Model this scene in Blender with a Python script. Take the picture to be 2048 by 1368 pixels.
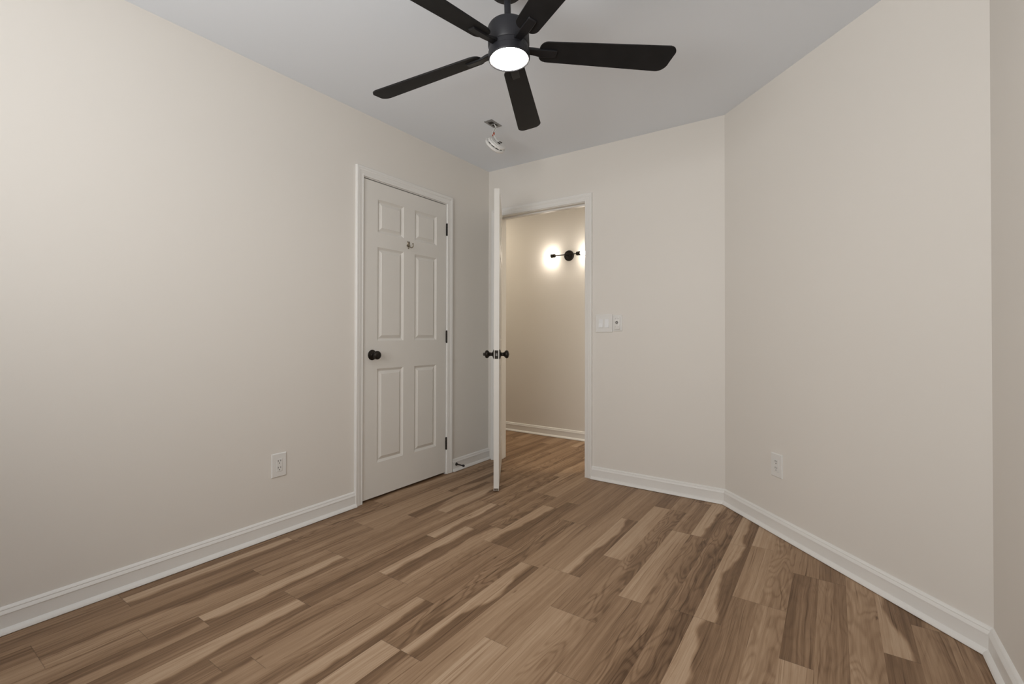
import bpy, bmesh, math, random
from mathutils import Vector, Matrix
for o in list(bpy.data.objects): bpy.data.objects.remove(o)
SC = bpy.context.scene
COL = SC.collection
PI = math.pi

# ---------------------------------------------------------------- camera
FPX, PY = 938.06, 659.23
CAM = Vector((2.42145, -3.17928, 1.05994))
YAW, PITCH, ROLL = 0.60095, 0.00882, 0.0022
_f = Vector((-math.sin(YAW)*math.cos(PITCH), math.cos(YAW)*math.cos(PITCH), math.sin(PITCH)))
_r = Vector((math.cos(YAW), math.sin(YAW), 0)); _u = _r.cross(_f)
R_ = _r*math.cos(ROLL)+_u*math.sin(ROLL); U_ = _u*math.cos(ROLL)-_r*math.sin(ROLL); F_ = _f
cd = bpy.data.cameras.new('camera'); cam = bpy.data.objects.new('camera', cd); COL.objects.link(cam)
cd.sensor_width = 36; cd.lens = FPX/2048*36; cd.shift_y = (PY-684)/2048; cd.clip_start = 0.02
m = Matrix((R_, U_, -F_)).transposed().to_4x4(); m.translation = CAM
cam.matrix_world = m
SC.camera = cam

# ---------------------------------------------------------------- colour management, world, lights
SC.view_settings.view_transform = 'Standard'; SC.view_settings.look = 'None'
SC.view_settings.gamma = 1; SC.view_settings.use_curve_mapping = False
SC.view_settings.exposure = 0.0
w = bpy.data.worlds.new('world'); SC.world = w; w.use_nodes = True
bg = w.node_tree.nodes['Background']; bg.inputs[0].default_value = (0.80, 0.88, 1.0, 1); bg.inputs[1].default_value = 1.0
WIN = dict(x0=0.85, x1=2.25, z0=0.95, z1=2.15, y=-4.30)
TILT = math.radians(22)      # upward tilt added to the daylight lamp to brighten ceiling and upper walls
def area(name, loc, sx, sz, power, col, rot):
    l = bpy.data.lights.new(name, 'AREA'); l.shape = 'RECTANGLE'; l.size = sx; l.size_y = sz
    l.energy = power; l.color = col; l.spread = math.radians(150)
    o = bpy.data.objects.new(name, l); COL.objects.link(o); o.location = loc; o.rotation_euler = rot
    return o
WINDOW_POWER, FAN_EMIT, BULB_EMIT = 32, 46, 80
area('window_daylight', ((WIN['x0']+WIN['x1'])/2, WIN['y']+0.30, (WIN['z0']+WIN['z1'])/2),
     WIN['x1']-WIN['x0'], WIN['z1']-WIN['z0'], WINDOW_POWER, (1.0, 0.985, 0.955), (PI/2+TILT, 0, 0))

hl = area('unseen_hall_fill', (1.75, 0.60, 2.41), 0.30, 0.30, 12.0, (1.0, 0.88, 0.70), (0, 0, 0)); hl.data.spread = PI  # two unseen fill lamps, added only to brighten the hall
hl = area('unseen_hall_fill', (-1.00, 0.60, 2.41), 0.30, 0.30, 5.5, (1.0, 0.88, 0.70), (0, 0, 0)); hl.data.spread = PI

# ---------------------------------------------------------------- materials
def mat(name, col, rough=0.5, metal=0.0, spec=0.5, emit=None, estr=0, noise=None, bump=None, coat=0):
    m = bpy.data.materials.new(name); m.use_nodes = True
    nt = m.node_tree; b = nt.nodes['Principled BSDF']
    b.inputs['Base Color'].default_value = (*col, 1); b.inputs['Roughness'].default_value = rough
    b.inputs['Metallic'].default_value = metal; b.inputs['Specular IOR Level'].default_value = spec
    b.inputs['Coat Weight'].default_value = coat
    if emit: b.inputs['Emission Color'].default_value = (*emit, 1); b.inputs['Emission Strength'].default_value = estr
    tc = nt.nodes.new('ShaderNodeTexCoord')
    if noise:
        sc, amt = noise
        n = nt.nodes.new('ShaderNodeTexNoise'); n.inputs['Scale'].default_value = sc; n.inputs['Detail'].default_value = 4
        nt.links.new(tc.outputs['Object'], n.inputs['Vector'])
        r = nt.nodes.new('ShaderNodeValToRGB')
        r.color_ramp.elements[0].position = 0.3; r.color_ramp.elements[1].position = 0.7
        r.color_ramp.elements[0].color = tuple(c*(1-amt) for c in col)+(1,)
        r.color_ramp.elements[1].color = tuple(min(1, c*(1+amt)) for c in col)+(1,)
        nt.links.new(n.outputs['Fac'], r.inputs['Fac']); nt.links.new(r.outputs['Color'], b.inputs['Base Color'])
    if bump:
        sc, st, d = bump
        n = nt.nodes.new('ShaderNodeTexNoise'); n.inputs['Scale'].default_value = sc; n.inputs['Detail'].default_value = 3
        nt.links.new(tc.outputs['Object'], n.inputs['Vector'])
        bp = nt.nodes.new('ShaderNodeBump'); bp.inputs['Strength'].default_value = st; bp.inputs['Distance'].default_value = d
        nt.links.new(n.outputs['Fac'], bp.inputs['Height']); nt.links.new(bp.outputs['Normal'], b.inputs['Normal'])
    return m
M = {}
M['wall'] = mat('wall_paint', (0.79, 0.755, 0.705), 0.55, spec=0.3, noise=(1.3, 0.006), bump=(160, 0.12, 0.001))
M['ceiling'] = mat('ceiling_paint', (0.85, 0.89, 0.945), 0.8, spec=0.2, noise=(1.0, 0.006), bump=(120, 0.15, 0.001))
M['trim'] = mat('trim_paint', (0.83, 0.815, 0.785), 0.38, spec=0.45, noise=(6, 0.008))
M['door'] = mat('door_paint', (0.77, 0.745, 0.70), 0.42, spec=0.45, noise=(5, 0.01), bump=(90, 0.08, 0.0006))
M['bronze'] = mat('oil_rubbed_bronze', (0.022, 0.017, 0.013), 0.38, metal=0.6, noise=(60, 0.25))
M['black'] = mat('matte_black_metal', (0.016, 0.016, 0.020), 0.45, spec=0.35, noise=(30, 0.1))
M['blade'] = mat('fan_blade_black', (0.011, 0.0105, 0.011), 0.6, spec=0.22, noise=(14, 0.2), bump=(60, 0.1, 0.0005))
M['bracket'] = mat('satin_black_bracket', (0.010, 0.010, 0.0115), 0.42, spec=0.3, noise=(30, 0.1))
M['plastic'] = mat('white_plastic', (0.80, 0.79, 0.765), 0.35, spec=0.5, noise=(20, 0.006))
M['rocker'] = mat('bright_white_plastic', (0.86, 0.87, 0.88), 0.3, spec=0.5, noise=(20, 0.006))
M['slot'] = mat('slot_dark', (0.03, 0.025, 0.02), 0.7, noise=(40, 0.2))
M['nickel'] = mat('aged_nickel', (0.30, 0.26, 0.20), 0.33, metal=0.9, noise=(90, 0.4))
M['steel'] = mat('galvanized_steel', (0.33, 0.33, 0.33), 0.4, metal=0.8, noise=(60, 0.35))
M['wire_white'] = mat('white_wire', (0.78, 0.78, 0.76), 0.4, noise=(40, 0.02))
M['wire_black'] = mat('dark_wire', (0.05, 0.05, 0.05), 0.4, noise=(40, 0.1))
M['orange'] = mat('orange_wire_nut', (0.45, 0.06, 0.012), 0.4, noise=(60, 0.1))
M['grey'] = mat('grey_plastic', (0.64, 0.63, 0.60), 0.4, noise=(60, 0.05))
M['lens'] = mat('lit_diffuser', (0.9, 0.9, 0.9), 0.5, emit=(1.0, 0.93, 0.86), estr=FAN_EMIT, noise=(10, 0.01))
M['bulb'] = mat('lit_bulb', (0.9, 0.9, 0.9), 0.3, emit=(1.0, 0.90, 0.77), estr=BULB_EMIT, noise=(10, 0.01))
M['rubber'] = mat('dark_rubber', (0.02, 0.018, 0.016), 0.7, noise=(60, 0.1))
M['dirt'] = mat('bare_chipped_wood', (0.16, 0.125, 0.09), 0.8, noise=(220, 0.5))

# ---------------------------------------------------------------- wood floor shader (surface data per strip comes in the mesh attributes)
def floor_material():
    m = bpy.data.materials.new('hickory_laminate'); m.use_nodes = True
    nt = m.node_tree; N = nt.nodes; L = nt.links; b = N['Principled BSDF']
    def node(t, **k):
        n = N.new(t)
        for a, v in k.items(): setattr(n, a, v)
        return n
    def put(s, v):
        if hasattr(v, 'is_linked'): L.new(v, s)
        else: s.default_value = v
    def mth(op, a, c=0.0, d=0.0, clamp=False):
        n = node('ShaderNodeMath', operation=op, use_clamp=clamp)
        put(n.inputs[0], a); put(n.inputs[1], c); put(n.inputs[2], d)
        return n.outputs[0]
    def comb(x, y, z):
        n = node('ShaderNodeCombineXYZ'); put(n.inputs[0], x); put(n.inputs[1], y); put(n.inputs[2], z); return n.outputs[0]
    def noise(v, detail=2.0, rough=0.5, scale=1.0, dist=0.0):
        n = node('ShaderNodeTexNoise'); put(n.inputs['Vector'], v); n.inputs['Scale'].default_value = scale
        n.inputs['Detail'].default_value = detail; n.inputs['Roughness'].default_value = rough
        n.inputs['Distortion'].default_value = dist; return n.outputs['Fac']
    def sstep(x, lo, hi):
        n = node('ShaderNodeMapRange', interpolation_type='SMOOTHSTEP'); put(n.inputs[0], x)
        put(n.inputs[1], lo); put(n.inputs[2], hi); n.inputs[3].default_value = 0; n.inputs[4].default_value = 1
        return n.outputs[0]
    seg = node('ShaderNodeAttribute', attribute_name='seg')     # toneA, toneB, threshold ; alpha figure
    aux = node('ShaderNodeAttribute', attribute_name='aux')     # seed, flip, softness
    s1 = node('ShaderNodeSeparateColor'); L.new(seg.outputs['Color'], s1.inputs[0])
    s2 = node('ShaderNodeSeparateColor'); L.new(aux.outputs['Color'], s2.inputs[0])
    tA, tB, thr, fig = s1.outputs[0], s1.outputs[1], s1.outputs[2], seg.outputs['Alpha']
    seed, soft = s2.outputs[0], s2.outputs[2]
    uv = node('ShaderNodeUVMap', uv_map='strip'); su = node('ShaderNodeSeparateXYZ'); L.new(uv.outputs[0], su.inputs[0])
    U, V = su.outputs[0], su.outputs[1]                         # metres along, 0..1 across
    ed = node('ShaderNodeUVMap', uv_map='ends'); se = node('ShaderNodeSeparateXYZ'); L.new(ed.outputs[0], se.inputs[0])
    X = mth('MULTIPLY', V, 0.0953)
    Z = mth('MULTIPLY', seed, 57.0)
    # large figure field, stretched along the strip
    field = noise(comb(mth('MULTIPLY', X, 11.0), mth('MULTIPLY', U, 2.1), Z), 2.0, 0.45)
    wob = noise(comb(mth('MULTIPLY', U, 2.6), Z, 3.3), 3.0, 0.5)
    vw = mth('ADD', V, mth('MULTIPLY', mth('SUBTRACT', wob, 0.5), 1.5))
    vw = mth('ADD', vw, mth('MULTIPLY', mth('SUBTRACT', field, 0.5), 0.5))
    two = sstep(vw, mth('SUBTRACT', thr, soft), mth('ADD', thr, soft))
    tone = mth('ADD', mth('MULTIPLY', tA, mth('SUBTRACT', 1.0, two)), mth('MULTIPLY', tB, two))
    # annual rings: contour lines of the field (whorls) + straight grain
    ring = mth('SINE', mth('MULTIPLY', field, 78.0))
    ring = mth('MULTIPLY', mth('POWER', mth('MULTIPLY_ADD', ring, 0.5, 0.5), 2.2), mth('MULTIPLY', fig, -0.22))
    xd = mth('ADD', X, mth('MULTIPLY', mth('SUBTRACT', field, 0.5), mth('MULTIPLY_ADD', fig, 0.09, 0.02)))
    fine = noise(comb(mth('MULTIPLY', xd, 420.0), mth('MULTIPLY', U, 7.0), Z), 3.0, 0.6)
    mid = noise(comb(mth('MULTIPLY', xd, 85.0), mth('MULTIPLY', U, 1.5), mth('ADD', Z, 9.1)), 3.0, 0.55)
    dark = sstep(noise(comb(mth('MULTIPLY', xd, 150.0), mth('MULTIPLY', U, 1.7), mth('ADD', Z, 21.0)), 2.0, 0.55), 0.60, 0.72)
    tone = mth('ADD', tone, ring)
    tone = mth('ADD', tone, mth('MULTIPLY', mth('SUBTRACT', fine, 0.5), 0.36))
    tone = mth('ADD', tone, mth('MULTIPLY', mth('SUBTRACT', mid, 0.5), 0.62))
    tone = mth('SUBTRACT', tone, mth('MULTIPLY', dark, 0.30))
    # knots
    vor = node('ShaderNodeTexVoronoi'); vor.inputs['Scale'].default_value = 1.0
    L.new(comb(mth('MULTIPLY', xd, 10.0), mth('MULTIPLY', U, 2.4), Z), vor.inputs['Vector'])
    kn = mth('SUBTRACT', 1.0, sstep(vor.outputs['Distance'], 0.012, 0.065))
    tone = mth('SUBTRACT', tone, mth('MULTIPLY', kn, 0.5), clamp=True)
    ramp = node('ShaderNodeValToRGB'); L.new(tone, ramp.inputs['Fac'])
    cr = ramp.color_ramp
    pts = FLOOR_RAMP
    while len(cr.elements) < len(pts): cr.elements.new(0.5)
    for e, (p, c) in zip(cr.elements, pts): e.position = p; e.color = (*c, 1)
    # pressed joints
    dmin = mth('MINIMUM', se.outputs[0], se.outputs[1])
    j = mth('SUBTRACT', 1.0, mth('MULTIPLY', mth('SUBTRACT', 1.0, sstep(dmin, 0.0004, 0.0018)), 0.35))
    mx = node('ShaderNodeVectorMath', operation='SCALE'); L.new(ramp.outputs['Color'], mx.inputs[0]); L.new(j, mx.inputs['Scale'])
    L.new(mx.outputs[0], b.inputs['Base Color'])
    b.inputs['Roughness'].default_value = 0.5; b.inputs['Specular IOR Level'].default_value = 0.35
    bp = node('ShaderNodeBump'); bp.inputs['Strength'].default_value = 0.12; bp.inputs['Distance'].default_value = 0.0006
    L.new(fine, bp.inputs['Height']); L.new(bp.outputs['Normal'], b.inputs['Normal'])
    return m
FLOOR_RAMP = [(0.0, (0.100, 0.052, 0.024)), (0.28, (0.208, 0.122, 0.066)), (0.5, (0.322, 0.203, 0.119)),
              (0.72, (0.425, 0.285, 0.178)), (1.0, (0.560, 0.405, 0.277))]

# ---------------------------------------------------------------- mesh helpers
def link(name, bm, m, parent=None, smooth=False, label=None):
    me = bpy.data.meshes.new(name)
    bmesh.ops.recalc_face_normals(bm, faces=bm.faces)
    bm.to_mesh(me); bm.free()
    if isinstance(m, (list, tuple)):
        for x in m: me.materials.append(x)
    else: me.materials.append(m)
    if smooth:
        for p in me.polygons: p.use_smooth = True
        if smooth != 'all':
            me.set_sharp_from_angle(angle=math.radians(smooth if smooth is not True else 35))
    o = bpy.data.objects.new(name, me); COL.objects.link(o)
    if parent: o.parent = parent
    if label: o['label'] = label
    return o
def box(bm, a, b, bev=0, seg=2, mi=0):
    r = bmesh.ops.create_cube(bm, size=1); vs = r['verts']
    for v in vs:
        v.co = Vector(((a[i]+b[i])/2 + v.co[i]*(b[i]-a[i]) for i in range(3)))
    if bev:
        es = list({e for v in vs for e in v.link_edges})
        bmesh.ops.bevel(bm, geom=es, offset=bev, segments=seg, affect='EDGES', profile=0.5)
    return vs
def frame_of(axis):
    z = Vector(axis).normalized(); x = z.orthogonal().normalized(); return x, z.cross(x), z
def lathe(bm, prof, origin=(0, 0, 0), axis=(0, 0, 1), n=40):
    """prof: list of (radius, height)"""
    x, y, z = frame_of(axis); o = Vector(origin); rings = []
    for r, h in prof:
        if r < 1e-6: rings.append([bm.verts.new(o+z*h)])
        else: rings.append([bm.verts.new(o+z*h+(x*math.cos(2*PI*i/n)+y*math.sin(2*PI*i/n))*r) for i in range(n)])
    for a, b in zip(rings, rings[1:]):
        for i in range(n):
            j = (i+1) % n
            if len(a) == 1 and len(b) == 1: continue
            if len(a) == 1: bm.faces.new((a[0], b[i], b[j]))
            elif len(b) == 1: bm.faces.new((a[i], b[0], a[j]))
            else: bm.faces.new((a[i], b[i], b[j], a[j]))
    if len(rings[0]) > 1: bm.faces.new(rings[0])
    if len(rings[-1]) > 1: bm.faces.new(rings[-1][::-1])
def tube(bm, pts, rad, n=10):
    pts = [Vector(p) for p in pts]; rings = []; prev = None
    for i, p in enumerate(pts):
        t = (pts[min(i+1, len(pts)-1)]-pts[max(i-1, 0)]).normalized()
        x = t.orthogonal().normalized() if prev is None else (prev-t*prev.dot(t)).normalized()
        prev = x; y = t.cross(x); r = rad[i] if isinstance(rad, (list, tuple)) else rad
        rings.append([bm.verts.new(p+(x*math.cos(2*PI*k/n)+y*math.sin(2*PI*k/n))*r) for k in range(n)])
    for a, b in zip(rings, rings[1:]):
        for k in range(n): bm.faces.new((a[k], a[(k+1) % n], b[(k+1) % n], b[k]))
    bm.faces.new(rings[0][::-1]); bm.faces.new(rings[-1])
def sweep(bm, path, prof, outs, up=Vector((0, 0, 1))):
    """path points, prof [(d,h)], outs = offset direction vector at each path point (mitred), h along up"""
    rows = [[bm.verts.new(Vector(p)+Vector(o)*d+up*h) for d, h in prof] for p, o in zip(path, outs)]
    for a, b in zip(rows, rows[1:]):
        for k in range(len(prof)):
            j = (k+1) % len(prof)
            bm.faces.new((a[k], b[k], b[j], a[j]))
    bm.faces.new(rows[0]); bm.faces.new(rows[-1][::-1])
def smooth_path(pts, n=8):
    pts = [Vector(p) for p in pts]; out = []
    for i in range(len(pts)-1):
        p0, p1, p2, p3 = pts[max(i-1, 0)], pts[i], pts[i+1], pts[min(i+2, len(pts)-1)]
        for k in range(n):
            t = k/n
            out.append(0.5*((2*p1)+(p2-p0)*t+(2*p0-5*p1+4*p2-p3)*t*t+(3*p1-p0-3*p2+p3)*t**3))
    out.append(pts[-1]); return out
def tag(o, label=None, cat=None, group=None, kind=None):
    if label: o['label'] = label
    if cat: o['category'] = cat
    if group: o['group'] = group
    if kind: o['kind'] = kind
    return o
def empty(name, loc, rot=(0, 0, 0)):
    o = bpy.data.objects.new(name, None); COL.objects.link(o); o.location = loc; o.rotation_euler = rot
    o.empty_display_size = 0.05; return o
def struct(name, bm, m, label, smooth=False):
    o = link(name, bm, m, smooth=smooth); o['kind'] = 'structure'; o['label'] = label
    o['category'] = name.split('_')[0]; return o

# ---------------------------------------------------------------- room dimensions
H = 2.44
XB, XR, YR, YREAR = 1.8601, 2.8537, -1.0005, -4.30
T = 0.115
HALL = 1.065

# ---------------------------------------------------------------- floor: planks of two strips, 190 mm pitch, running along y
def build_floor():
    W = 0.09525; X0 = 0.175; LP = 1.287
    rng = random.Random(5)
    # plank k : (y of a full joint, internal joint strip 0 offset, internal joint strip 1 offset)
    full = {0: (-1.495, None, -0.60), 1: (-1.788, 0.532, -0.60), 2: (-2.111, None, -0.566), 3: (-1.785, 0.60, -0.602),
            4: (-1.266, 0.60, -0.560), 5: (-2.086, None, -0.549), 6: (-1.320, None, -0.550), 7: (-1.578, 0.508, None),
            8: (-1.877, 0.517, None), 9: (-1.330, None, -0.542), 10: (-1.100, 0.55, None), 11: (-0.745, 0.622, None),
            12: (-1.72, None, 0.540), 13: (-0.93, 0.45, -0.50), -1: (-1.22, None, -0.60)}
    # looks: toneA(low x), toneB(high x), threshold, figure, softness
    LOOK = {'L': (0.84, 0.72, 0.8, 0.10, 0.30), 'LD': (0.84, 0.28, 0.55, 0.15, 0.10), 'M': (0.52, 0.46, 0.5, 0.12, 0.4),
            'D': (0.30, 0.42, 0.5, 0.20, 0.3), 'F': (0.58, 0.40, 0.5, 0.9, 0.4), 'S': (0.60, 0.42, 0.5, 0.35, 0.25),
            'FL': (0.72, 0.58, 0.55, 0.75, 0.35), 'DL': (0.28, 0.66, 0.5, 0.25, 0.12), 'ML': (0.60, 0.66, 0.5, 0.15, 0.4),
            'FD': (0.50, 0.26, 0.5, 0.8, 0.25)}
    # looks read off the photograph: (strip, y inside the piece) -> look
    seen = {(6, -1.5): 'LD', (7, -1.2): 'DL', (6, -0.9): 'S', (8, -1.0): 'LD', (9, -0.9): 'D', (8, -1.6): 'S', (9, -2.1): 'LD',
            (9, -1.5): 'M', (8, -0.4): 'M', (10, -1.5): 'F', (11, -1.0): 'M', (11, -1.7): 'LD', (10, -2.3): 'L', (11, -2.3): 'DL',
            (12, -1.8): 'F', (13, -1.6): 'ML', (13, -2.1): 'L', (13, -1.0): 'LD', (12, -0.9): 'ML', (14, -1.8): 'L', (14, -1.3): 'M',
            (14, -0.8): 'L', (15, -1.9): 'DL', (15, -1.1): 'F', (16, -1.0): 'L', (17, -1.3): 'FD', (16, -1.6): 'M', (17, -2.1): 'FL',
            (18, -0.9): 'FD', (19, -0.9): 'LD', (19, -0.3): 'LD', (18, -1.7): 'F', (19, -1.6): 'LD', (20, -0.8): 'ML', (21, -0.7): 'FL',
            (20, -1.4): 'D', (21, -1.4): 'FL', (20, -0.3): 'L', (22, -0.5): 'M', (22, -1.1): 'D', (22, -1.7): 'L', (23, -1.3): 'S',
            (24, -1.1): 'FL', (25, -0.9): 'LD', (25, -1.3): 'D', (26, -1.0): 'S', (4, -1.6): 'S', (5, -1.1): 'LD', (5, -1.8): 'D',
            (4, -2.5): 'D', (5, -2.5): 'LD', (6, -2.2): 'S', (7, -2.1): 'ML', (7, -2.6): 'DL', (2, -1.5): 'S', (3, -1.5): 'M',
            (2, -2.2): 'S', (3, -2.1): 'LD', (1, -1.8): 'S', (0, -2.0): 'M', (1, -2.3): 'DL', (-1, -2.7): 'D', (-1, -2.0): 'LD',
            (0, -3.0): 'D', (1, -3.0): 'ML', (12, -2.3): 'ML', (15, -2.3): 'FL', (18, -2.4): 'FD'}
    bm = bmesh.new()
    uv = bm.loops.layers.uv.new('strip'); en = bm.loops.layers.uv.new('ends')
    seg = bm.loops.layers.float_color.new('seg'); aux = bm.loops.layers.float_color.new('aux')
    YMIN, YMAX = -4.35, 1.12
    for k in range(-10, 15):
        fy, o0, o1 = full.get(k, (rng.uniform(-2.2, -0.9), rng.choice([None, 0.6, 0.52]), rng.choice([None, -0.6, -0.55])))
        for half, off in ((0, o0), (1, o1)):
            s = 2*k+half; js = set()
            for n in range(-4, 5):
                js.add(round(fy+n*LP, 4))
                if off is not None: js.add(round(fy+off+n*LP, 4))
            js = sorted(js); xa, xb = X0+s*W, X0+(s+1)*W
            for y0, y1 in zip(js, js[1:]):
                a, b = max(y0, YMIN), min(y1, YMAX)
                if b-a < 0.003: continue
                look = None
                for (ss, yy), lk in seen.items():
                    if ss == s and y0 < yy < y1: look = lk
                if look is None: look = rng.choice(['S', 'M', 'D', 'LD', 'F', 'S', 'ML', 'DL', 'S', 'M'])
                ta, tb, th, fg, sf = LOOK[look]
                jit = rng.uniform(-0.05, 0.05); ta += jit; tb += jit
                sd = rng.random()
                vs = [bm.verts.new((x, y, 0)) for x, y in ((xa, a), (xb, a), (xb, b), (xa, b))]
                f = bm.faces.new(vs)
                for l, (V, y) in zip(f.loops, ((0, a), (1, a), (1, b), (0, b))):
                    l[uv].uv = (y, V); l[en].uv = (y-y0, y1-y)
                    l[seg] = (ta, tb, th+rng.uniform(-.0, .0), fg); l[aux] = (sd, 0, sf, 1)
    o = link('floor', bm, floor_material())
    tag(o, 'wood-look plank floor in mixed pale and dark brown strips', 'floor', kind='structure')
    # slab under the planks
    return o
build_floor()

# ---------------------------------------------------------------- walls and ceiling
CL0, CL1 = -1.292, -0.532            # closet opening in the left wall
DO0, DO1, DTOP = 0.098, 0.898, 2.04   # hall doorway in the back wall
bm = bmesh.new()
box(bm, (-T, YREAR-T, 0), (0, CL0-0.018, H)); box(bm, (-T, CL1+0.018, 0), (0, T, H)); box(bm, (-T, CL0-0.018, DTOP+0.018), (0, CL1+0.018, H))
struct('wall_left', bm, M['wall'], 'long plain off-white wall on the left holding the closed six-panel door')
bm = bmesh.new()
box(bm, (0, 0, 0), (DO0-0.018, T, H)); box(bm, (DO1+0.018, 0, 0), (XB+0.05, T, H)); box(bm, (DO0-0.018, 0, DTOP+0.018), (DO1+0.018, T, H))
struct('wall_back', bm, M['wall'], 'off-white wall with the open doorway to the hall')
def prism(bm, pts, z0, z1):
    a = [bm.verts.new((x, y, z0)) for x, y in pts]; b = [bm.verts.new((x, y, z1)) for x, y in pts]
    bm.faces.new(a[::-1]); bm.faces.new(b)
    for i in range(len(pts)):
        j = (i+1) % len(pts); bm.faces.new((a[i], a[j], b[j], b[i]))
dA = Vector((XR-XB, YR, 0)).normalized(); nA = Vector((dA.y, -dA.x, 0))   # nA points into the room
if nA.dot(Vector((-1, -1, 0))) < 0: nA = -nA
bm = bmesh.new(); q = -nA*T
prism(bm, [(XB, 0), (XR, YR), (XR+q.x, YR+q.y), (XB+q.x, q.y)], 0, H)
struct('wall_angled', bm, M['wall'], 'off-white diagonal wall cutting the right corner of the room')
bm = bmesh.new(); box(bm, (XR, YREAR-T, 0), (XR+T, YR, H))
struct('wall_right', bm, M['wall'], 'narrow slice of off-white wall at the right edge')
bm = bmesh.new()
wx0, wx1, wz0, wz1 = WIN['x0'], WIN['x1'], WIN['z0'], WIN['z1']
box(bm, (0, YREAR-T, 0), (wx0, YREAR, H)); box(bm, (wx1, YREAR-T, 0), (XR, YREAR, H))
box(bm, (wx0, YREAR-T, 0), (wx1, YREAR, wz0)); box(bm, (wx0, YREAR-T, wz1), (wx1, YREAR, H))
struct('wall_rear', bm, M['wall'], 'off-white wall behind the viewer with the window')
bm = bmesh.new(); box(bm, (-1.7, HALL, 0), (2.6, HALL+T, H))
struct('wall_hall', bm, M['wall'], 'beige hall wall beyond the doorway carrying the bare-bulb light')
bm = bmesh.new(); box(bm, (-1.8, T, 0), (-1.7, HALL, H)); box(bm, (-1.7, T-0.001, 0), (-T, T+0.05, H))
struct('wall_hall_end', bm, M['wall'], 'end wall of the hall, out of view on the left')
bm = bmesh.new(); box(bm, (2.5, T, 0), (2.6, HALL, H)); box(bm, (XB+0.04, T-0.001, 0), (2.5, T+0.05, H))
struct('wall_hall_far', bm, M['wall'], 'end wall of the hall, out of view on the right')
bm = bmesh.new(); box(bm, (-0.85, CL0-0.25, 0), (-0.8, CL1+0.25, H)); box(bm, (-0.8, CL0-0.25, 0), (-T, CL0-0.2, H)); box(bm, (-0.8, CL1+0.2, 0), (-T, CL1+0.25, H))
struct('wall_closet', bm, M['wall'], 'inner walls of the closet behind the closed door')
bm = bmesh.new(); box(bm, (-1.8, YREAR-T, H), (XR+T, HALL+T, H+0.08))
struct('ceiling', bm, M['ceiling'], 'smooth plain pale grey-white ceiling')

# ---------------------------------------------------------------- trim
BASE = [(0, 0.0018), (0.0288, 0.0018), (0.0298, 0.004), (0.0282, 0.009), (0.0245, 0.0145), (0.0195, 0.0185), (0.0145, 0.0215), (0.0135, 0.068),
        (0.0160, 0.0695), (0.0148, 0.0735), (0.0095, 0.0812), (0.0093, 0.0830), (0.0105, 0.0842), (0.0080, 0.0890), (0.0035, 0.0925), (0, 0.0935)]
def baseboard(name, path, label):
    """path: list of (x,y) along the wall face; room is on the side given by rotating the direction -90 deg"""
    P = [Vector((x, y, 0)) for x, y in path]; outs = []
    for i in range(len(P)):
        ns = []
        if i > 0: d = (P[i]-P[i-1]).normalized(); ns.append(Vector((d.y, -d.x, 0)))
        if i < len(P)-1: d = (P[i+1]-P[i]).normalized(); ns.append(Vector((d.y, -d.x, 0)))
        n = sum(ns, Vector()).normalized(); outs.append(n/n.dot(ns[0]))
    bm = bmesh.new(); sweep(bm, P, BASE, outs)
    return struct(name, bm, M['trim'], label, smooth=25)
def baseboard_m(name, a, b, na, nb, label):
    """single run from a to b with mitre vectors na, nb"""
    bm = bmesh.new(); sweep(bm, [Vector((*a, 0)), Vector((*b, 0))], BASE, [Vector((*na, 0)), Vector((*nb, 0))])
    return struct(name, bm, M['trim'], label, smooth=25)
nl = Vector((1, 0, 0)); nb_ = Vector((0, -1, 0)); nr = Vector((-1, 0, 0))
def mitre(n1, n2):
    n = (n1+n2).normalized(); n = n/n.dot(n1); return (n.x, n.y)
baseboard_m('baseboard_left', (0, YREAR), (0, -1.349), (1, 0), (1, 0), 'white baseboard along the left wall up to the closed door')
baseboard_m('baseboard_left_corner', (0, -0.466), (0, -0.001), (1, 0), (1, 0), 'short white baseboard between the closed door and the room corner')
baseboard_m('baseboard_back', (0.957, 0), (XB, 0), (0, -1), mitre(nb_, nA), 'white baseboard right of the doorway')
baseboard_m('baseboard_angled', (XB, 0), (XR, YR), mitre(nb_, nA), mitre(nr, nA), 'white baseboard along the diagonal wall')
baseboard_m('baseboard_right', (XR, YR), (XR, YREAR), mitre(nr, nA), (-1, 0), 'white baseboard along the right wall')
baseboard_m('baseboard_rear', (XR, YREAR), (0, YREAR), (0, 1), (0, 1), 'white baseboard below the window')
baseboard_m('baseboard_hall', (-1.7, HALL), (2.5, HALL), (0, -1), (0, -1), 'white baseboard along the hall wall')

# casing profile: (distance from the opening edge outward, thickness)
CAS = [(0, 0), (0, 0.0095), (0.002, 0.0115), (0.009, 0.0125), (0.012, 0.0105), (0.015, 0.0120), (0.030, 0.0135), (0.034, 0.0160),
       (0.038, 0.0150), (0.042, 0.0170), (0.049, 0.0182), (0.0545, 0.0175), (0.057, 0.0150), (0.057, 0)]
def casing(parent_name, to_w, u0, u1, ztop, label):
    """mitred three-sided casing. to_w(u, z, t) maps wall-plane coords + thickness to the world"""
    bm = bmesh.new()
    path = [(u0, 0.001, -1, 0), (u0, ztop, -1, 1), (u1, ztop, 1, 1), (u1, 0.001, 1, 0)]
    rows = []
    for u, z, du, dz in path:
        rows.append([bm.verts.new(to_w(u+du*d, z+dz*d, t)) for d, t in CAS])
    for a, b in zip(rows, rows[1:]):
        for k in range(len(CAS)):
            j = (k+1) % len(CAS); bm.faces.new((a[k], b[k], b[j], a[j]))
    bm.faces.new(rows[0]); bm.faces.new(rows[-1][::-1])
    return bm
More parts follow.
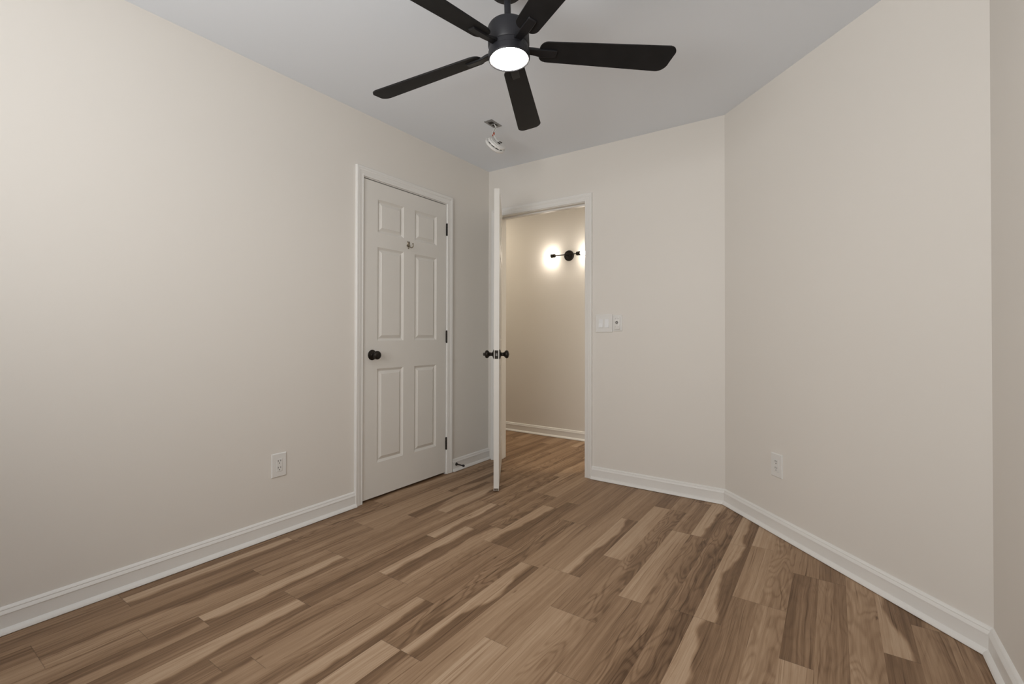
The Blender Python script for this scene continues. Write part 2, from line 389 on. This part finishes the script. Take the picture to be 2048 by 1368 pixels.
# closet frame: casing + jamb
LW = lambda u, z, t: Vector((t, u, z))
BW = lambda u, z, t: Vector((u, -t, z))
REV = 0.004
t1 = struct('trim_1', casing('c', LW, CL0-REV, CL1+REV, DTOP+REV, ''), M['trim'], 'white moulded casing around the closed six-panel door', smooth=25)
bm = bmesh.new()
box(bm, (-T, CL0-0.018, 0), (0, CL0, DTOP)); box(bm, (-T, CL1, 0), (0, CL1+0.018, DTOP)); box(bm, (-T, CL0-0.018, DTOP), (0, CL1+0.018, DTOP+0.018))
box(bm, (-0.075, CL0, 0), (-0.040, CL0+0.011, DTOP)); box(bm, (-0.075, CL1-0.011, 0), (-0.040, CL1, DTOP)); box(bm, (-0.075, CL0+0.011, DTOP-0.011), (-0.040, CL1-0.011, DTOP))
link('door_jamb', bm, M['trim'], t1)
t2 = struct('trim_2', casing('c', BW, DO0-REV, DO1+REV, DTOP+REV, ''), M['trim'], 'white moulded casing around the open hall doorway', smooth=25)
bm = bmesh.new()
box(bm, (DO0-0.018, 0, 0), (DO0, T, DTOP)); box(bm, (DO1, 0, 0), (DO1+0.018, T, DTOP)); box(bm, (DO0-0.018, 0, DTOP), (DO1+0.018, T, DTOP+0.018))
box(bm, (DO0, 0.040, 0), (DO0+0.011, 0.075, DTOP), 0.002); box(bm, (DO1-0.011, 0.040, 0), (DO1, 0.075, DTOP), 0.002); box(bm, (DO0+0.011, 0.040, DTOP-0.011), (DO1-0.011, 0.075, DTOP), 0.002)
link('door_jamb', bm, M['trim'], t2)
bm = bmesh.new(); box(bm, (DO1-0.0015, 0.008, 0.895), (DO1+0.001, 0.034, 0.952), 0.001)
link('strike_plate', bm, M['bronze'], t2, label='dark bronze strike plate on the doorway jamb')
bm = casing('c', lambda u, z, t: Vector((u, T+t, z)), DO0-REV, DO1+REV, DTOP+REV, '')
struct('trim_3', bm, M['trim'], 'white casing on the hall side of the doorway', smooth=25)
# window frame behind the viewer
bm = bmesh.new(); fz = 0.045
for a, b in (((wx0, wz0), (wx0+fz, wz1)), ((wx1-fz, wz0), (wx1, wz1)), ((wx0+fz, wz0), (wx1-fz, wz0+fz)), ((wx0+fz, wz1-fz), (wx1-fz, wz1)),
             ((wx0+fz, (wz0+wz1)/2-0.02), (wx1-fz, (wz0+wz1)/2+0.02))):
    box(bm, (a[0], YREAR-0.0, a[1]), (b[0], YREAR+0.02, b[1]), 0.003)
struct('window_1', bm, M['trim'], 'white window frame behind the viewer')

# ---------------------------------------------------------------- six-panel doors
def door_mesh(Wd, Hd, th, panels):
    """local: x along width 0..Wd, z 0..Hd, faces at y=0 (front, normal -y) and y=th (rear)"""
    bm = bmesh.new()
    xs = sorted({0, Wd, *[p[0] for p in panels], *[p[1] for p in panels]}); zs = sorted({0, Hd, *[p[2] for p in panels], *[p[3] for p in panels]})
    for side in (0, 1):
        y0 = 0 if side == 0 else th; sg = 1 if side == 0 else -1
        for i in range(len(xs)-1):
            for j in range(len(zs)-1):
                a, b, c, d = xs[i], xs[i+1], zs[j], zs[j+1]
                hit = any(abs(p[0]-a) < 1e-6 and abs(p[1]-b) < 1e-6 and abs(p[2]-c) < 1e-6 and abs(p[3]-d) < 1e-6 for p in panels)
                loops = [(0, 0)] if not hit else [(0, 0), (0.0015, 0.0022), (0.0120, 0.0095), (0.0135, 0.0105), (0.0165, 0.0105), (0.0175, 0.0098), (0.0330, 0.0028), (0.0345, 0.0010)]
                rings = [[bm.verts.new((x, y0+sg*dp, z)) for x, z in ((a+o, c+o), (b-o, c+o), (b-o, d-o), (a+o, d-o))] for o, dp in loops]
                for r0, r1 in zip(rings, rings[1:]):
                    for k in range(4): bm.faces.new((r0[k], r0[(k+1) % 4], r1[(k+1) % 4], r1[k]))
                bm.faces.new(rings[-1])
    for (xa, za), (xb, zb) in (((0, 0), (Wd, 0)), ((Wd, 0), (Wd, Hd)), ((Wd, Hd), (0, Hd)), ((0, Hd), (0, 0))):
        bm.faces.new([bm.verts.new(v) for v in ((xa, 0, za), (xb, 0, zb), (xb, th, zb), (xa, th, za))])
    bmesh.ops.remove_doubles(bm, verts=bm.verts, dist=1e-5)
    return bm
KNOB = [(0, 0), (0.0325, 0), (0.0335, 0.002), (0.0320, 0.0055), (0.0270, 0.008), (0.0165, 0.011), (0.0120, 0.015), (0.0115, 0.022), (0.0135, 0.026),
        (0.0125, 0.030), (0.0160, 0.034), (0.0240, 0.040), (0.0275, 0.047), (0.0275, 0.053), (0.0245, 0.059), (0.0170, 0.0635), (0.0065, 0.065)]
def knob(parent, loc, ndir, thumb=False, label=None):
    bm = bmesh.new(); lathe(bm, KNOB+[(0, 0.065)], loc, ndir, 36)
    k = link('door_knob', bm, M['bronze'], parent, smooth=40, label=label)
    bm = bmesh.new(); lathe(bm, [(0.0062, 0.0640), (0.0062, 0.0665), (0, 0.067)], loc, ndir, 16)
    if thumb:
        bm.free(); bm = bmesh.new(); x, y, z = frame_of(ndir)
        lathe(bm, [(0.0105, 0.0635), (0.0105, 0.072), (0.0095, 0.0755), (0.0, 0.0765)], loc, ndir, 18)
    link('privacy_button', bm, M['bronze'], k, smooth=40)
    return k
def hinge(parent, loc, axis_off, leafdir):
    """knuckle barrel with tips, plus the leaf edge"""
    bm = bmesh.new(); L = 0.089
    prof = [(0, -0.003), (0.0035, -0.002), (0.0048, 0.0)]
    for i in range(5):
        z0 = i*L/5; z1 = (i+1)*L/5; prof += [(0.0058, z0+0.0004), (0.0058, z1-0.0004), (0.0050, z1)]
    prof += [(0.0040, L+0.003), (0, L+0.0035)]
    lathe(bm, prof, loc, (0, 0, 1), 16)
    h = link('hinge', bm, M['bronze'], parent, smooth=30)
    bm = bmesh.new(); a = Vector(loc); b = a+Vector(leafdir)*0.016
    box(bm, (min(a.x, b.x)-0.0012, min(a.y, b.y)-0.001, a.z), (max(a.x, b.x)+0.0012, max(a.y, b.y)+0.001, a.z+L))
    link('hinge_leaf', bm, M['bronze'], h)
    return h
# closed door (left wall). Local x -> world +y ; local -y (front) -> world +x.  rotation about z by 90deg: x->y, y->-x
D1W = 0.754; D1Z = 0.015; D1H = 2.018
y0 = CL0+0.003
def rel(l, w0): return [(a-w0, b-w0, c-D1Z, d-D1Z) for a, b, c, d in l]
PAN = rel([(-1.180, -0.958, 1.712, 1.925), (-0.855, -0.637, 1.712, 1.925), (-1.180, -0.958, 1.013, 1.617), (-0.855, -0.637, 1.013, 1.617),
           (-1.180, -0.958, 0.230, 0.832), (-0.855, -0.637, 0.230, 0.832)], y0)
d1 = link('door_1', door_mesh(D1W, D1H, 0.035, PAN), M['door'], smooth=20)
d1.location = (0.0, y0, D1Z); d1.rotation_euler = (0, 0, PI/2)
tag(d1, 'closed white six-panel door with dark knob on the left wall', 'door', kind='structure')
knob(d1, (-1.221-y0, 0, 0.923-D1Z), (0, -1, 0), label='dark bronze round knob')
for z in (0.186, 0.992, 1.803): hinge(d1, (D1W+0.0035, -0.0065, z-D1Z), None, (0, 1, 0))
bm = bmesh.new(); box(bm, (-0.0035, -0.0008, 0.895-D1Z), (0.0002, 0.010, 0.953-D1Z), 0.0004)
link('latch_plate', bm, M['bronze'], d1)
# open door
ang = math.radians(55.8); D2W = 0.792; D2Z = 0.012; D2H = 2.023
px0 = Vector((0.102, -0.004, D2Z))
# local x -> d = (cos,-sin); local y(+th) -> n = (sin,cos): rotation about z by -ang
s2 = D2W/D1W
PAN2 = [(a*s2, b*s2, c+0.003, d+0.003) for a, b, c, d in PAN]
d2 = link('door_2', door_mesh(D2W, D2H, 0.035, PAN2), M['door'], smooth=20)
d2.location = px0; d2.rotation_euler = (0, 0, -ang)
tag(d2, 'white six-panel door standing open, seen edge-on beside the room corner', 'door', kind='structure')
kx = D2W-0.060; kz = 0.920-D2Z
knob(d2, (kx, 0, kz), (0, -1, 0), thumb=True, label='dark bronze knob on the room side of the door')
knob(d2, (kx, 0.035, kz), (0, 1, 0), label='dark bronze knob on the hall side of the door')
bm = bmesh.new(); box(bm, (D2W-0.001, 0.0052, kz-0.0285), (D2W+0.0008, 0.0298, kz+0.0285), 0.0008)
lp = link('latch_plate', bm, M['bronze'], d2)
bm = bmesh.new()
prism(bm, [(D2W, 0.0115), (D2W+0.004, 0.0115), (D2W+0.011, 0.0235), (D2W, 0.0235)], kz-0.0085, kz+0.0085)
link('latch_bolt', bm, M['steel'], lp, label='bright metal latch tongue')
bm = bmesh.new(); box(bm, (D2W-0.012, 0.0015, 0.0005), (D2W+0.0006, 0.0335, 0.016), 0.002)
link('worn_edge', bm, M['dirt'], d2, label='bare chipped wood at the foot of the door edge')
for z in (0.19, 0.98, 1.79): hinge(d2, (-0.004, -0.0065, z), None, (0, 1, 0))

# ---------------------------------------------------------------- coat hook on the closed door
def coat_hook():
    t = empty('coat_hook', (0.001, -0.917, 1.672))
    tag(t, 'small ornate metal coat hook screwed to the closed six-panel door', 'hook')
    bm = bmesh.new()
    out = []
    for i in range(48):
        a = 2*PI*i/48; r = 0.0135*(1+0.24*math.cos(5*a+PI/2)); out.append((r*math.cos(a)*0.95, r*math.sin(a)*1.75))
    f = [bm.verts.new((0.0, y, z)) for y, z in out]; m_ = [bm.verts.new((0.0032, y*0.96, z*0.96)) for y, z in out]; g = [bm.verts.new((0.005, y*0.75, z*0.75)) for y, z in out]
    for a, b in ((f, m_), (m_, g)):
        for i in range(48): bm.faces.new((a[i], a[(i+1) % 48], b[(i+1) % 48], b[i]))
    bm.faces.new(g); bm.faces.new(f[::-1])
    link('backplate', bm, M['nickel'], t, smooth=40)
    bm = bmesh.new()
    tube(bm, smooth_path([(0.003, 0, 0.004), (0.012, 0, -0.012), (0.024, 0, -0.021), (0.038, 0, -0.022), (0.048, 0, -0.011), (0.046, 0, 0.000)]), [0.0042]*8+[0.0034]*33, 10)
    bmesh.ops.create_uvsphere(bm, u_segments=14, v_segments=10, radius=0.0050, matrix=Matrix.Translation((0.045, 0, 0.003)))
    link('lower_hook', bm, M['nickel'], t, smooth=50)
    for z in (-0.012, 0.013):
        bm = bmesh.new(); lathe(bm, [(0.0028, 0.0042), (0.0024, 0.0058), (0, 0.0064)], (0, 0.0045 if z > 0 else -0.004, z), (1, 0, 0), 12)
        link('screw', bm, M['bronze'], t, smooth=40)
coat_hook()

# ---------------------------------------------------------------- door stop on the baseboard
def door_stop():
    t = empty('door_stop', (0.0138, -0.424, 0.052)); tag(t, 'dark bronze rigid door stop screwed to the short baseboard by the corner', 'door stop')
    ax = (1, 0, -0.02)
    bm = bmesh.new(); lathe(bm, [(0, 0), (0.0125, 0), (0.0125, 0.003), (0.0095, 0.006), (0.0065, 0.010), (0.0050, 0.022), (0.0042, 0.050), (0.0045, 0.066)], (0, 0, 0), ax, 20)
    link('stop_rod', bm, M['bronze'], t, smooth=40)
    bm = bmesh.new(); lathe(bm, [(0.0078, 0.064), (0.0088, 0.067), (0.0088, 0.076), (0.0070, 0.079), (0, 0.080)], (0, 0, 0), ax, 20)
    link('rubber_tip', bm, M['rubber'], t, smooth=40)
door_stop()

# ---------------------------------------------------------------- outlets and switches. local frame: x right along wall, z up, -y out of the wall
def rounded_plate(bm, w_, h_, d, bev):
    """plate with back at y=0 and a bevelled front at y=-d"""
    loops = [(0, 0), (0, d*0.45), (bev*0.6, d*0.85), (bev, d)]
    rings = [[bm.verts.new((sx*(w_/2-o), -y, sz*(h_/2-o))) for sx, sz in ((-1, -1), (1, -1), (1, 1), (-1, 1))] for o, y in loops]
    for a, b in zip(rings, rings[1:]):
        for k in range(4): bm.faces.new((a[k], a[(k+1) % 4], b[(k+1) % 4], b[k]))
    bm.faces.new(rings[0][::-1]); bm.faces.new(rings[-1])
def outlet(loc, rotz, label):
    t = empty('wall_outlet', loc, (0, 0, rotz)); tag(t, label, 'outlet', 'wall outlets')
    bm = bmesh.new(); rounded_plate(bm, 0.080, 0.124, 0.0065, 0.0035); link('faceplate', bm, M['plastic'], t)
    bm = bmesh.new(); box(bm, (-0.0168, -0.0085, -0.0335), (0.0168, -0.004, 0.0335), 0.0012)
    rc = link('receptacle', bm, M['plastic'], t)
    bm = bmesh.new(); 
    box(bm, (-0.0176, -0.00672, -0.0343), (0.0176, -0.0064, 0.0343)); link('recess_line', bm, M['grey'], t)
    for zc in (0.0175, -0.0175):
        for sx, hh in ((-0.0063, 0.0090), (0.0063, 0.0074)):
            bm = bmesh.new(); box(bm, (sx-0.0013, -0.0088, zc+0.0035-hh/2+0.002), (sx+0.0013, -0.0084, zc+0.0035+hh/2+0.002)); link('slot', bm, M['slot'], rc)
        bm = bmesh.new(); lathe(bm, [(0, 0.0084), (0.0026, 0.0084), (0.0026, 0.0088), (0, 0.0088)], (0, 0, zc-0.0068), (0, -1, 0), 16)
        link('ground_hole', bm, M['slot'], rc)
    return t
outlet((0, -1.826, 0.3645), PI/2, 'white wall outlet low on the left wall beside the closed door')
pA = Vector((XB, 0, 0))+dA*0.4436
outlet((pA.x, pA.y, 0.362), math.atan2(dA.y, dA.x), 'white wall outlet low on the diagonal right-hand wall')
def switch_plate():
    t = empty('light_switch', (1.051, 0, 1.137)); tag(t, 'white two-gang wall plate with two rocker switches beside the doorway', 'light switch')
    bm = bmesh.new(); rounded_plate(bm, 0.130, 0.130, 0.0062, 0.0035); link('faceplate', bm, M['plastic'], t)
    for sx in (-0.023, 0.023):
        bm = bmesh.new(); box(bm, (sx-0.0175, -0.0072, -0.0345), (sx+0.0175, -0.004, 0.0345), 0.0006); b = link('switch_frame', bm, M['plastic'], t)
        bm = bmesh.new(); w2, h2 = 0.0150, 0.0300
        vs = [(sx-w2, -0.0115, -h2), (sx+w2, -0.0115, -h2), (sx+w2, -0.0082, 0), (sx-w2, -0.0082, 0), (sx+w2, -0.0090, h2), (sx-w2, -0.0090, h2)]
        f = [bm.verts.new(v) for v in vs]; g = [bm.verts.new((v[0], -0.006, v[2])) for v in vs]
        bm.faces.new((f[0], f[1], f[2], f[3])); bm.faces.new((f[3], f[2], f[4], f[5]))
        lp_ = [0, 1, 2, 4, 5, 3]
        for i in range(6): a, b2 = lp_[i], lp_[(i+1) % 6]; bm.faces.new((f[a], f[b2], g[b2], g[a]))
        link('rocker', bm, M['rocker'], b, label='brighter white rocker paddle')
switch_plate()
def remote():
    t = empty('fan_remote_control', (1.153, 0, 1.137)); tag(t, 'slim white fan control in its wall cradle right of the double switch', 'remote control')
    bm = bmesh.new(); rounded_plate(bm, 0.072, 0.113, 0.0060, 0.003); link('cradle', bm, M['plastic'], t)
    bm = bmesh.new(); box(bm, (-0.0215, -0.0150, -0.046), (0.0215, -0.0055, 0.047), 0.004, 3); h = link('handset', bm, M['plastic'], t, smooth=40)
    bm = bmesh.new(); lathe(bm, [(0.0135, 0.0150), (0.0135, 0.0156), (0.0085, 0.0156), (0.0085, 0.0150)], (0, 0, 0.004), (0, -1, 0), 28); link('control_ring', bm, M['grey'], h)
    for sx, z in ((-0.0105, 0.031), (0.0105, 0.031), (0, 0.004), (-0.0105, -0.026), (0.0105, -0.026)):
        bm = bmesh.new(); lathe(bm, [(0.0042, 0.0148), (0.0042, 0.0158), (0.003, 0.0163), (0, 0.0163)], (sx, 0, z), (0, -1, 0), 16); link('button', bm, M['grey'], h, smooth=40)
remote()

# ---------------------------------------------------------------- ceiling fan
def ceiling_fan():
    HUB = Vector((1.4110, -1.7305, 2.1362))
    t = empty('ceiling_fan', HUB, (-0.010, -0.049, 0)); tag(t, 'black five-blade ceiling fan with a lit round lamp', 'ceiling fan')
    top = H-HUB.z
    bm = bmesh.new()
    lathe(bm, [(0, 0.0895), (0.066, 0.0895), (0.0735, 0.087), (0.0772, 0.081), (0.0784, 0.073), (0.0784, 0.014), (0.0765, 0.011), (0.0755, 0.008), (0, 0.008)], n=72)
    link('motor_housing', bm, M['black'], t, smooth=35)
    bm = bmesh.new(); lathe(bm, [(0, 0.008), (0.0745, 0.008), (0.0745, -0.012), (0, -0.012)], n=72)
    link('rotor_band', bm, M['black'], t, smooth=35)
    bm = bmesh.new()
    lathe(bm, [(0.0700, -0.012), (0.0765, -0.012), (0.0784, -0.0145), (0.0784, -0.034), (0.0778, -0.0385), (0.0765, -0.0410), (0.0738, -0.0410), (0.0724, -0.0385), (0.0700, -0.0385)], n=72)
    lk = link('light_kit', bm, M['black'], t, smooth=35)
    bm = bmesh.new(); lathe(bm, [(0.0722, -0.034), (0.0722, -0.0380), (0.068, -0.0392), (0.045, -0.0402), (0.02, -0.0406), (0, -0.0407)], n=64)
    link('lamp_diffuser', bm, M['lens'], lk, smooth='all', label='glowing white lamp diffuser')
    bm = bmesh.new(); lathe(bm, [(0.0125, 0.088), (0.0125, top-0.03)], n=28); link('downrod', bm, M['black'], t, smooth=35)
    bm = bmesh.new(); lathe(bm, [(0.0125, 0.0885), (0.026, 0.0895), (0.022, 0.098), (0.0160, 0.102), (0.0128, 0.103)], n=32); link('rod_collar', bm, M['black'], t, smooth=35)
    # canopy hangs true to the ceiling
    ce = link('canopy', (lambda b: (lathe(b, [(0, 0), (0.067, 0), (0.0675, -0.004), (0.066, -0.066), (0.063, -0.079), (0.056, -0.086), (0.030, -0.089), (0.016, -0.090)], n=56), b)[1])(bmesh.new()), M['black'], t, smooth=35)
    Rm = Matrix.Rotation(-0.049, 4, 'Y') @ Matrix.Rotation(-0.010, 4, 'X')
    from mathutils import Euler
    Re = Euler((-0.010, -0.049, 0)).to_matrix()
    ax = Re @ Vector((0, 0, 1)); pt = HUB+ax*((H-HUB.z)/ax.z)
    ce.rotation_euler = Re.inverted().to_euler(); ce.location = Re.inverted() @ (pt-HUB)
    # blades
    PH, TT = 0.7509, -0.2554
    def outline():
        r0, r1 = 0.118, 0.661
        wid = lambda r: (0.102+(r-0.379)*0.053)/2
        pts = []
        def corner(cx, cy, rad, a0, a1, n=9):
            for i in range(n+1):
                a = a0+(a1-a0)*i/n; pts.append((cx+rad*math.cos(a), cy+rad*math.sin(a)))
        ra, rb, rc = 0.030, 0.030, 0.042
        corner(r0+ra, -wid(r0)+ra, ra, PI, 1.5*PI)
        corner(r1-rb, -wid(r1)+rb, rb, 1.5*PI, 2*PI)
        corner(r1-0.008-rc, wid(r1)-rc, rc, 0, 0.5*PI)
        corner(r0+ra, wid(r0)-ra, ra, 0.5*PI, PI)
        return pts
    OUT = outline()
    for k in range(5):
        a = PH+k*2*PI/5; A = Vector((math.cos(a), math.sin(a), 0.0075)); Bv = Vector((-math.sin(a)*math.cos(TT), math.cos(a)*math.cos(TT), math.sin(TT)))
        Nv = A.cross(Bv).normalized()
        mp = lambda r, s, h: A*r+Bv*(s+0.0022)+Nv*h
        bm = bmesh.new(); lo = [bm.verts.new(mp(r, s, -0.003)) for r, s in OUT]; hi = [bm.verts.new(mp(r, s, 0.003)) for r, s in OUT]
        bm.faces.new(lo[::-1]); bm.faces.new(hi)
        for i in range(len(OUT)): j = (i+1) % len(OUT); bm.faces.new((lo[i], lo[j], hi[j], hi[i]))
        es = [e for e in bm.edges if len({v in lo for v in e.verts}) == 1]
        bmesh.ops.bevel(bm, geom=es, offset=0.0012, segments=2, affect='EDGES')
        bl = link('fan_blade', bm, M['blade'], t, smooth=30)
        # blade bracket: raised tongue under the blade, necking into the rotor
        bm = bmesh.new()
        secs = [(0.070, 0.015, -0.006, 0.004, 0.15), (0.095, 0.0150, -0.0075, 0.003, 0.6), (0.120, 0.0165, -0.0105, -0.0025, 1), (0.150, 0.0165, -0.0110, -0.0025, 1),
                (0.182, 0.0158, -0.0100, -0.0025, 1), (0.186, 0.0148, -0.0065, -0.0025, 1)]
        rows = []
        for r, hw, zl, zh, mix in secs:
            ring = []
            for s, h in ((-hw, zh), (-hw, zl+0.0015), (-hw+0.002, zl), (hw-0.002, zl), (hw, zl+0.0015), (hw, zh)):
                flat = A*r+Vector((-math.sin(a), math.cos(a), 0))*s+Vector((0, 0, h)); tw = mp(r, s, h)
                ring.append(bm.verts.new(flat*(1-mix)+tw*mix))
            rows.append(ring)
        for p, q_ in zip(rows, rows[1:]):
            for i in range(6): j = (i+1) % 6; bm.faces.new((p[i], p[j], q_[j], q_[i]))
        bm.faces.new(rows[0]); bm.faces.new(rows[-1][::-1])
        link('blade_bracket', bm, M['bracket'], bl, smooth=30)
ceiling_fan()

# ---------------------------------------------------------------- hall light on the far wall
def sconce():
    t = empty('wall_sconce', (0.214, HALL, 1.852)); tag(t, 'dark two-bulb wall light glowing on the hall wall', 'wall light')
    bm = bmesh.new(); lathe(bm, [(0, 0), (0.054, 0), (0.054, 0.010), (0.051, 0.017), (0.046, 0.019), (0.043, 0.0175), (0.018, 0.0200), (0.012, 0.024), (0, 0.024)], (0, 0, 0), (0, -1, 0), 48)
    link('backplate', bm, M['bronze'], t, smooth=35)
    Y = -0.078
    bm = bmesh.new(); lathe(bm, [(0, 0.02), (0.009, 0.02), (0.008, 0.060), (0.013, 0.066), (0.0135, 0.084), (0.010, 0.089), (0, 0.090)], (0.0, 0, 0.0), (0, -1, 0), 24)
    link('stem', bm, M['bronze'], t, smooth=35)
    bm = bmesh.new(); tube(bm, [(-0.150, Y, 0), (0.145, Y, 0)], 0.0055, 16); link('cross_arm', bm, M['bronze'], t, smooth=40)
    for sg in (-1, 1):
        bm = bmesh.new(); lathe(bm, [(0, 0.118), (0.013, 0.118), (0.0185, 0.123), (0.0195, 0.130), (0.0195, 0.165), (0.0180, 0.168), (0.0145, 0.168), (0.0145, 0.150), (0, 0.150)], (0, Y, 0), (sg, 0, 0), 28)
        s = link('bulb_socket', bm, M['bronze'], t, smooth=35)
        bm = bmesh.new(); lathe(bm, [(0, 0.160), (0.0125, 0.160), (0.0130, 0.172), (0.0165, 0.182), (0.0195, 0.194), (0.0190, 0.206), (0.0130, 0.218), (0.0, 0.223)], (0, Y, 0), (sg, 0, 0), 24)
        link('light_bulb', bm, M['bulb'], s, smooth='all', label='lit bare bulb')
sconce()

# ---------------------------------------------------------------- smoke detector dangling from its ceiling box
def detector():
    P0 = Vector((0.580, -0.715, H))
    t = empty('smoke_detector', P0); tag(t, 'round white smoke detector dangling on wires from an open ceiling box', 'smoke detector')
    bm = bmesh.new()
    # metal mounting bracket on the ceiling with a dark box opening
    def rect(x0, y0, x1, y1, z0=-0.0035, z1=0): box(bm, (x0, y0, z0), (x1, y1, z1))
    rect(-0.030, -0.062, -0.018, 0.052); rect(0.018, -0.062, 0.032, 0.052); rect(-0.018, -0.062, 0.018, -0.040); rect(-0.018, 0.030, 0.018, 0.052)
    rect(-0.018, -0.010, 0.018, -0.002, -0.006, -0.002)
    link('mounting_bracket', bm, M['steel'], t)
    bm = bmesh.new(); box(bm, (-0.018, -0.040, -0.0012), (0.018, 0.030, 0.0)); link('box_opening', bm, M['slot'], t)
    vd = Vector((P0.x, P0.y, 2.31))-CAM; vd.normalize()
    right = R_; up = (U_-vd*U_.dot(vd)).normalized()
    right = (right-vd*right.dot(vd)).normalized()
    n = (right*0.53+up*0.80)*1.0-vd*0.36; n.normalize()      # back (wire side) normal
    Cc = Vector((0.018, 0.019, 2.322-H))
    prof = [(0, 0.0), (0.028, 0.0), (0.030, 0.003), (0.046, 0.0035), (0.048, 0.0), (0.056, 0.0), (0.0600, -0.002), (0.0620, -0.010), (0.0625, -0.0125)]
    bm = bmesh.new(); lathe(bm, prof+[(0.058, -0.0125), (0.058, -0.016), (0, -0.016)], Cc, n, 56); b = link('mounting_base', bm, M['plastic'], t, smooth=30)
    bm = bmesh.new(); lathe(bm, [(0, -0.012), (0.0595, -0.012), (0.0595, -0.0195), (0, -0.0195)], Cc, n, 56); link('vent_gap', bm, M['slot'], t)
    bm = bmesh.new(); lathe(bm, [(0, -0.0190), (0.069, -0.0190), (0.0725, -0.0205), (0.0730, -0.024), (0.0700, -0.034), (0.060, -0.041), (0.040, -0.045), (0, -0.046)], Cc, n, 56); link('detector_cover', bm, M['plastic'], t, smooth=30)
    x, y, z = frame_of(n)
    # vents on the rim gap
    for i in range(24):
        a = 2*PI*i/24; d = x*math.cos(a)+y*math.sin(a); tt = -x*math.sin(a)+y*math.cos(a)
        if i % 2: continue
        bm = bmesh.new(); c = Cc+d*0.0615-n*0.0148
        vs = [bm.verts.new(c+d*u*0.0035+tt*v*0.0022+n*w_*0.0030) for u in (-1, 1) for v in (-1, 1) for w_ in (-1, 1)]
        bmesh.ops.convex_hull(bm, input=vs); link('vent_rib', bm, M['plastic'], b)
    for s0, r0 in ((-0.018, 0.020), (0.020, -0.010), (0.004, -0.034)):
        bm = bmesh.new(); c = Cc+right*s0+(up-n*up.dot(n)).normalized()*r0*0.3+n*0.0015
        u_ = (right-n*right.dot(n)).normalized(); v_ = n.cross(u_)
        vs = [bm.verts.new(c+u_*a*0.010+v_*b2*0.0022+n*c2*0.0030) for a in (-1, 1) for b2 in (-1, 1) for c2 in (-1, 1)]
        bmesh.ops.convex_hull(bm, input=vs); link('keyhole_slot', bm, M['slot'], b)
    pc = Cc+n*0.003
    for off, mt, nm in (((0.004, 0.0, 0), 'wire_white', 'wire'), ((-0.004, 0.004, 0), 'wire_black', 'wire'), ((0.0, -0.004, 0), 'wire_white', 'wire')):
        o = Vector(off); bm = bmesh.new()
        tube(bm, smooth_path([Vector((0.004, -0.004, 0.0))+o*0.5, Vector((0.012, 0.010, -0.022))+o, Vector((0.000, 0.004, -0.048))+o*1.5, Vector((-0.001, 0.0, -0.064))+o*1.3, pc.lerp(Vector((0, 0, -0.080)), 0.45)+o, pc+o*1.3]), 0.0016, 8)
        link(nm, bm, M[mt], t, smooth='all')
    for off in ((0.0055, 0.0, -0.066), (-0.0050, 0.003, -0.069)):
        bm = bmesh.new(); lathe(bm, [(0.0026, 0.010), (0.0036, 0.006), (0.0048, -0.008), (0.0042, -0.0085), (0, -0.0085)], off, (0.1, 0.1, 1), 14)
        link('wire_nut', bm, M['orange'], t, smooth=40, label='orange wire connector')
detector()
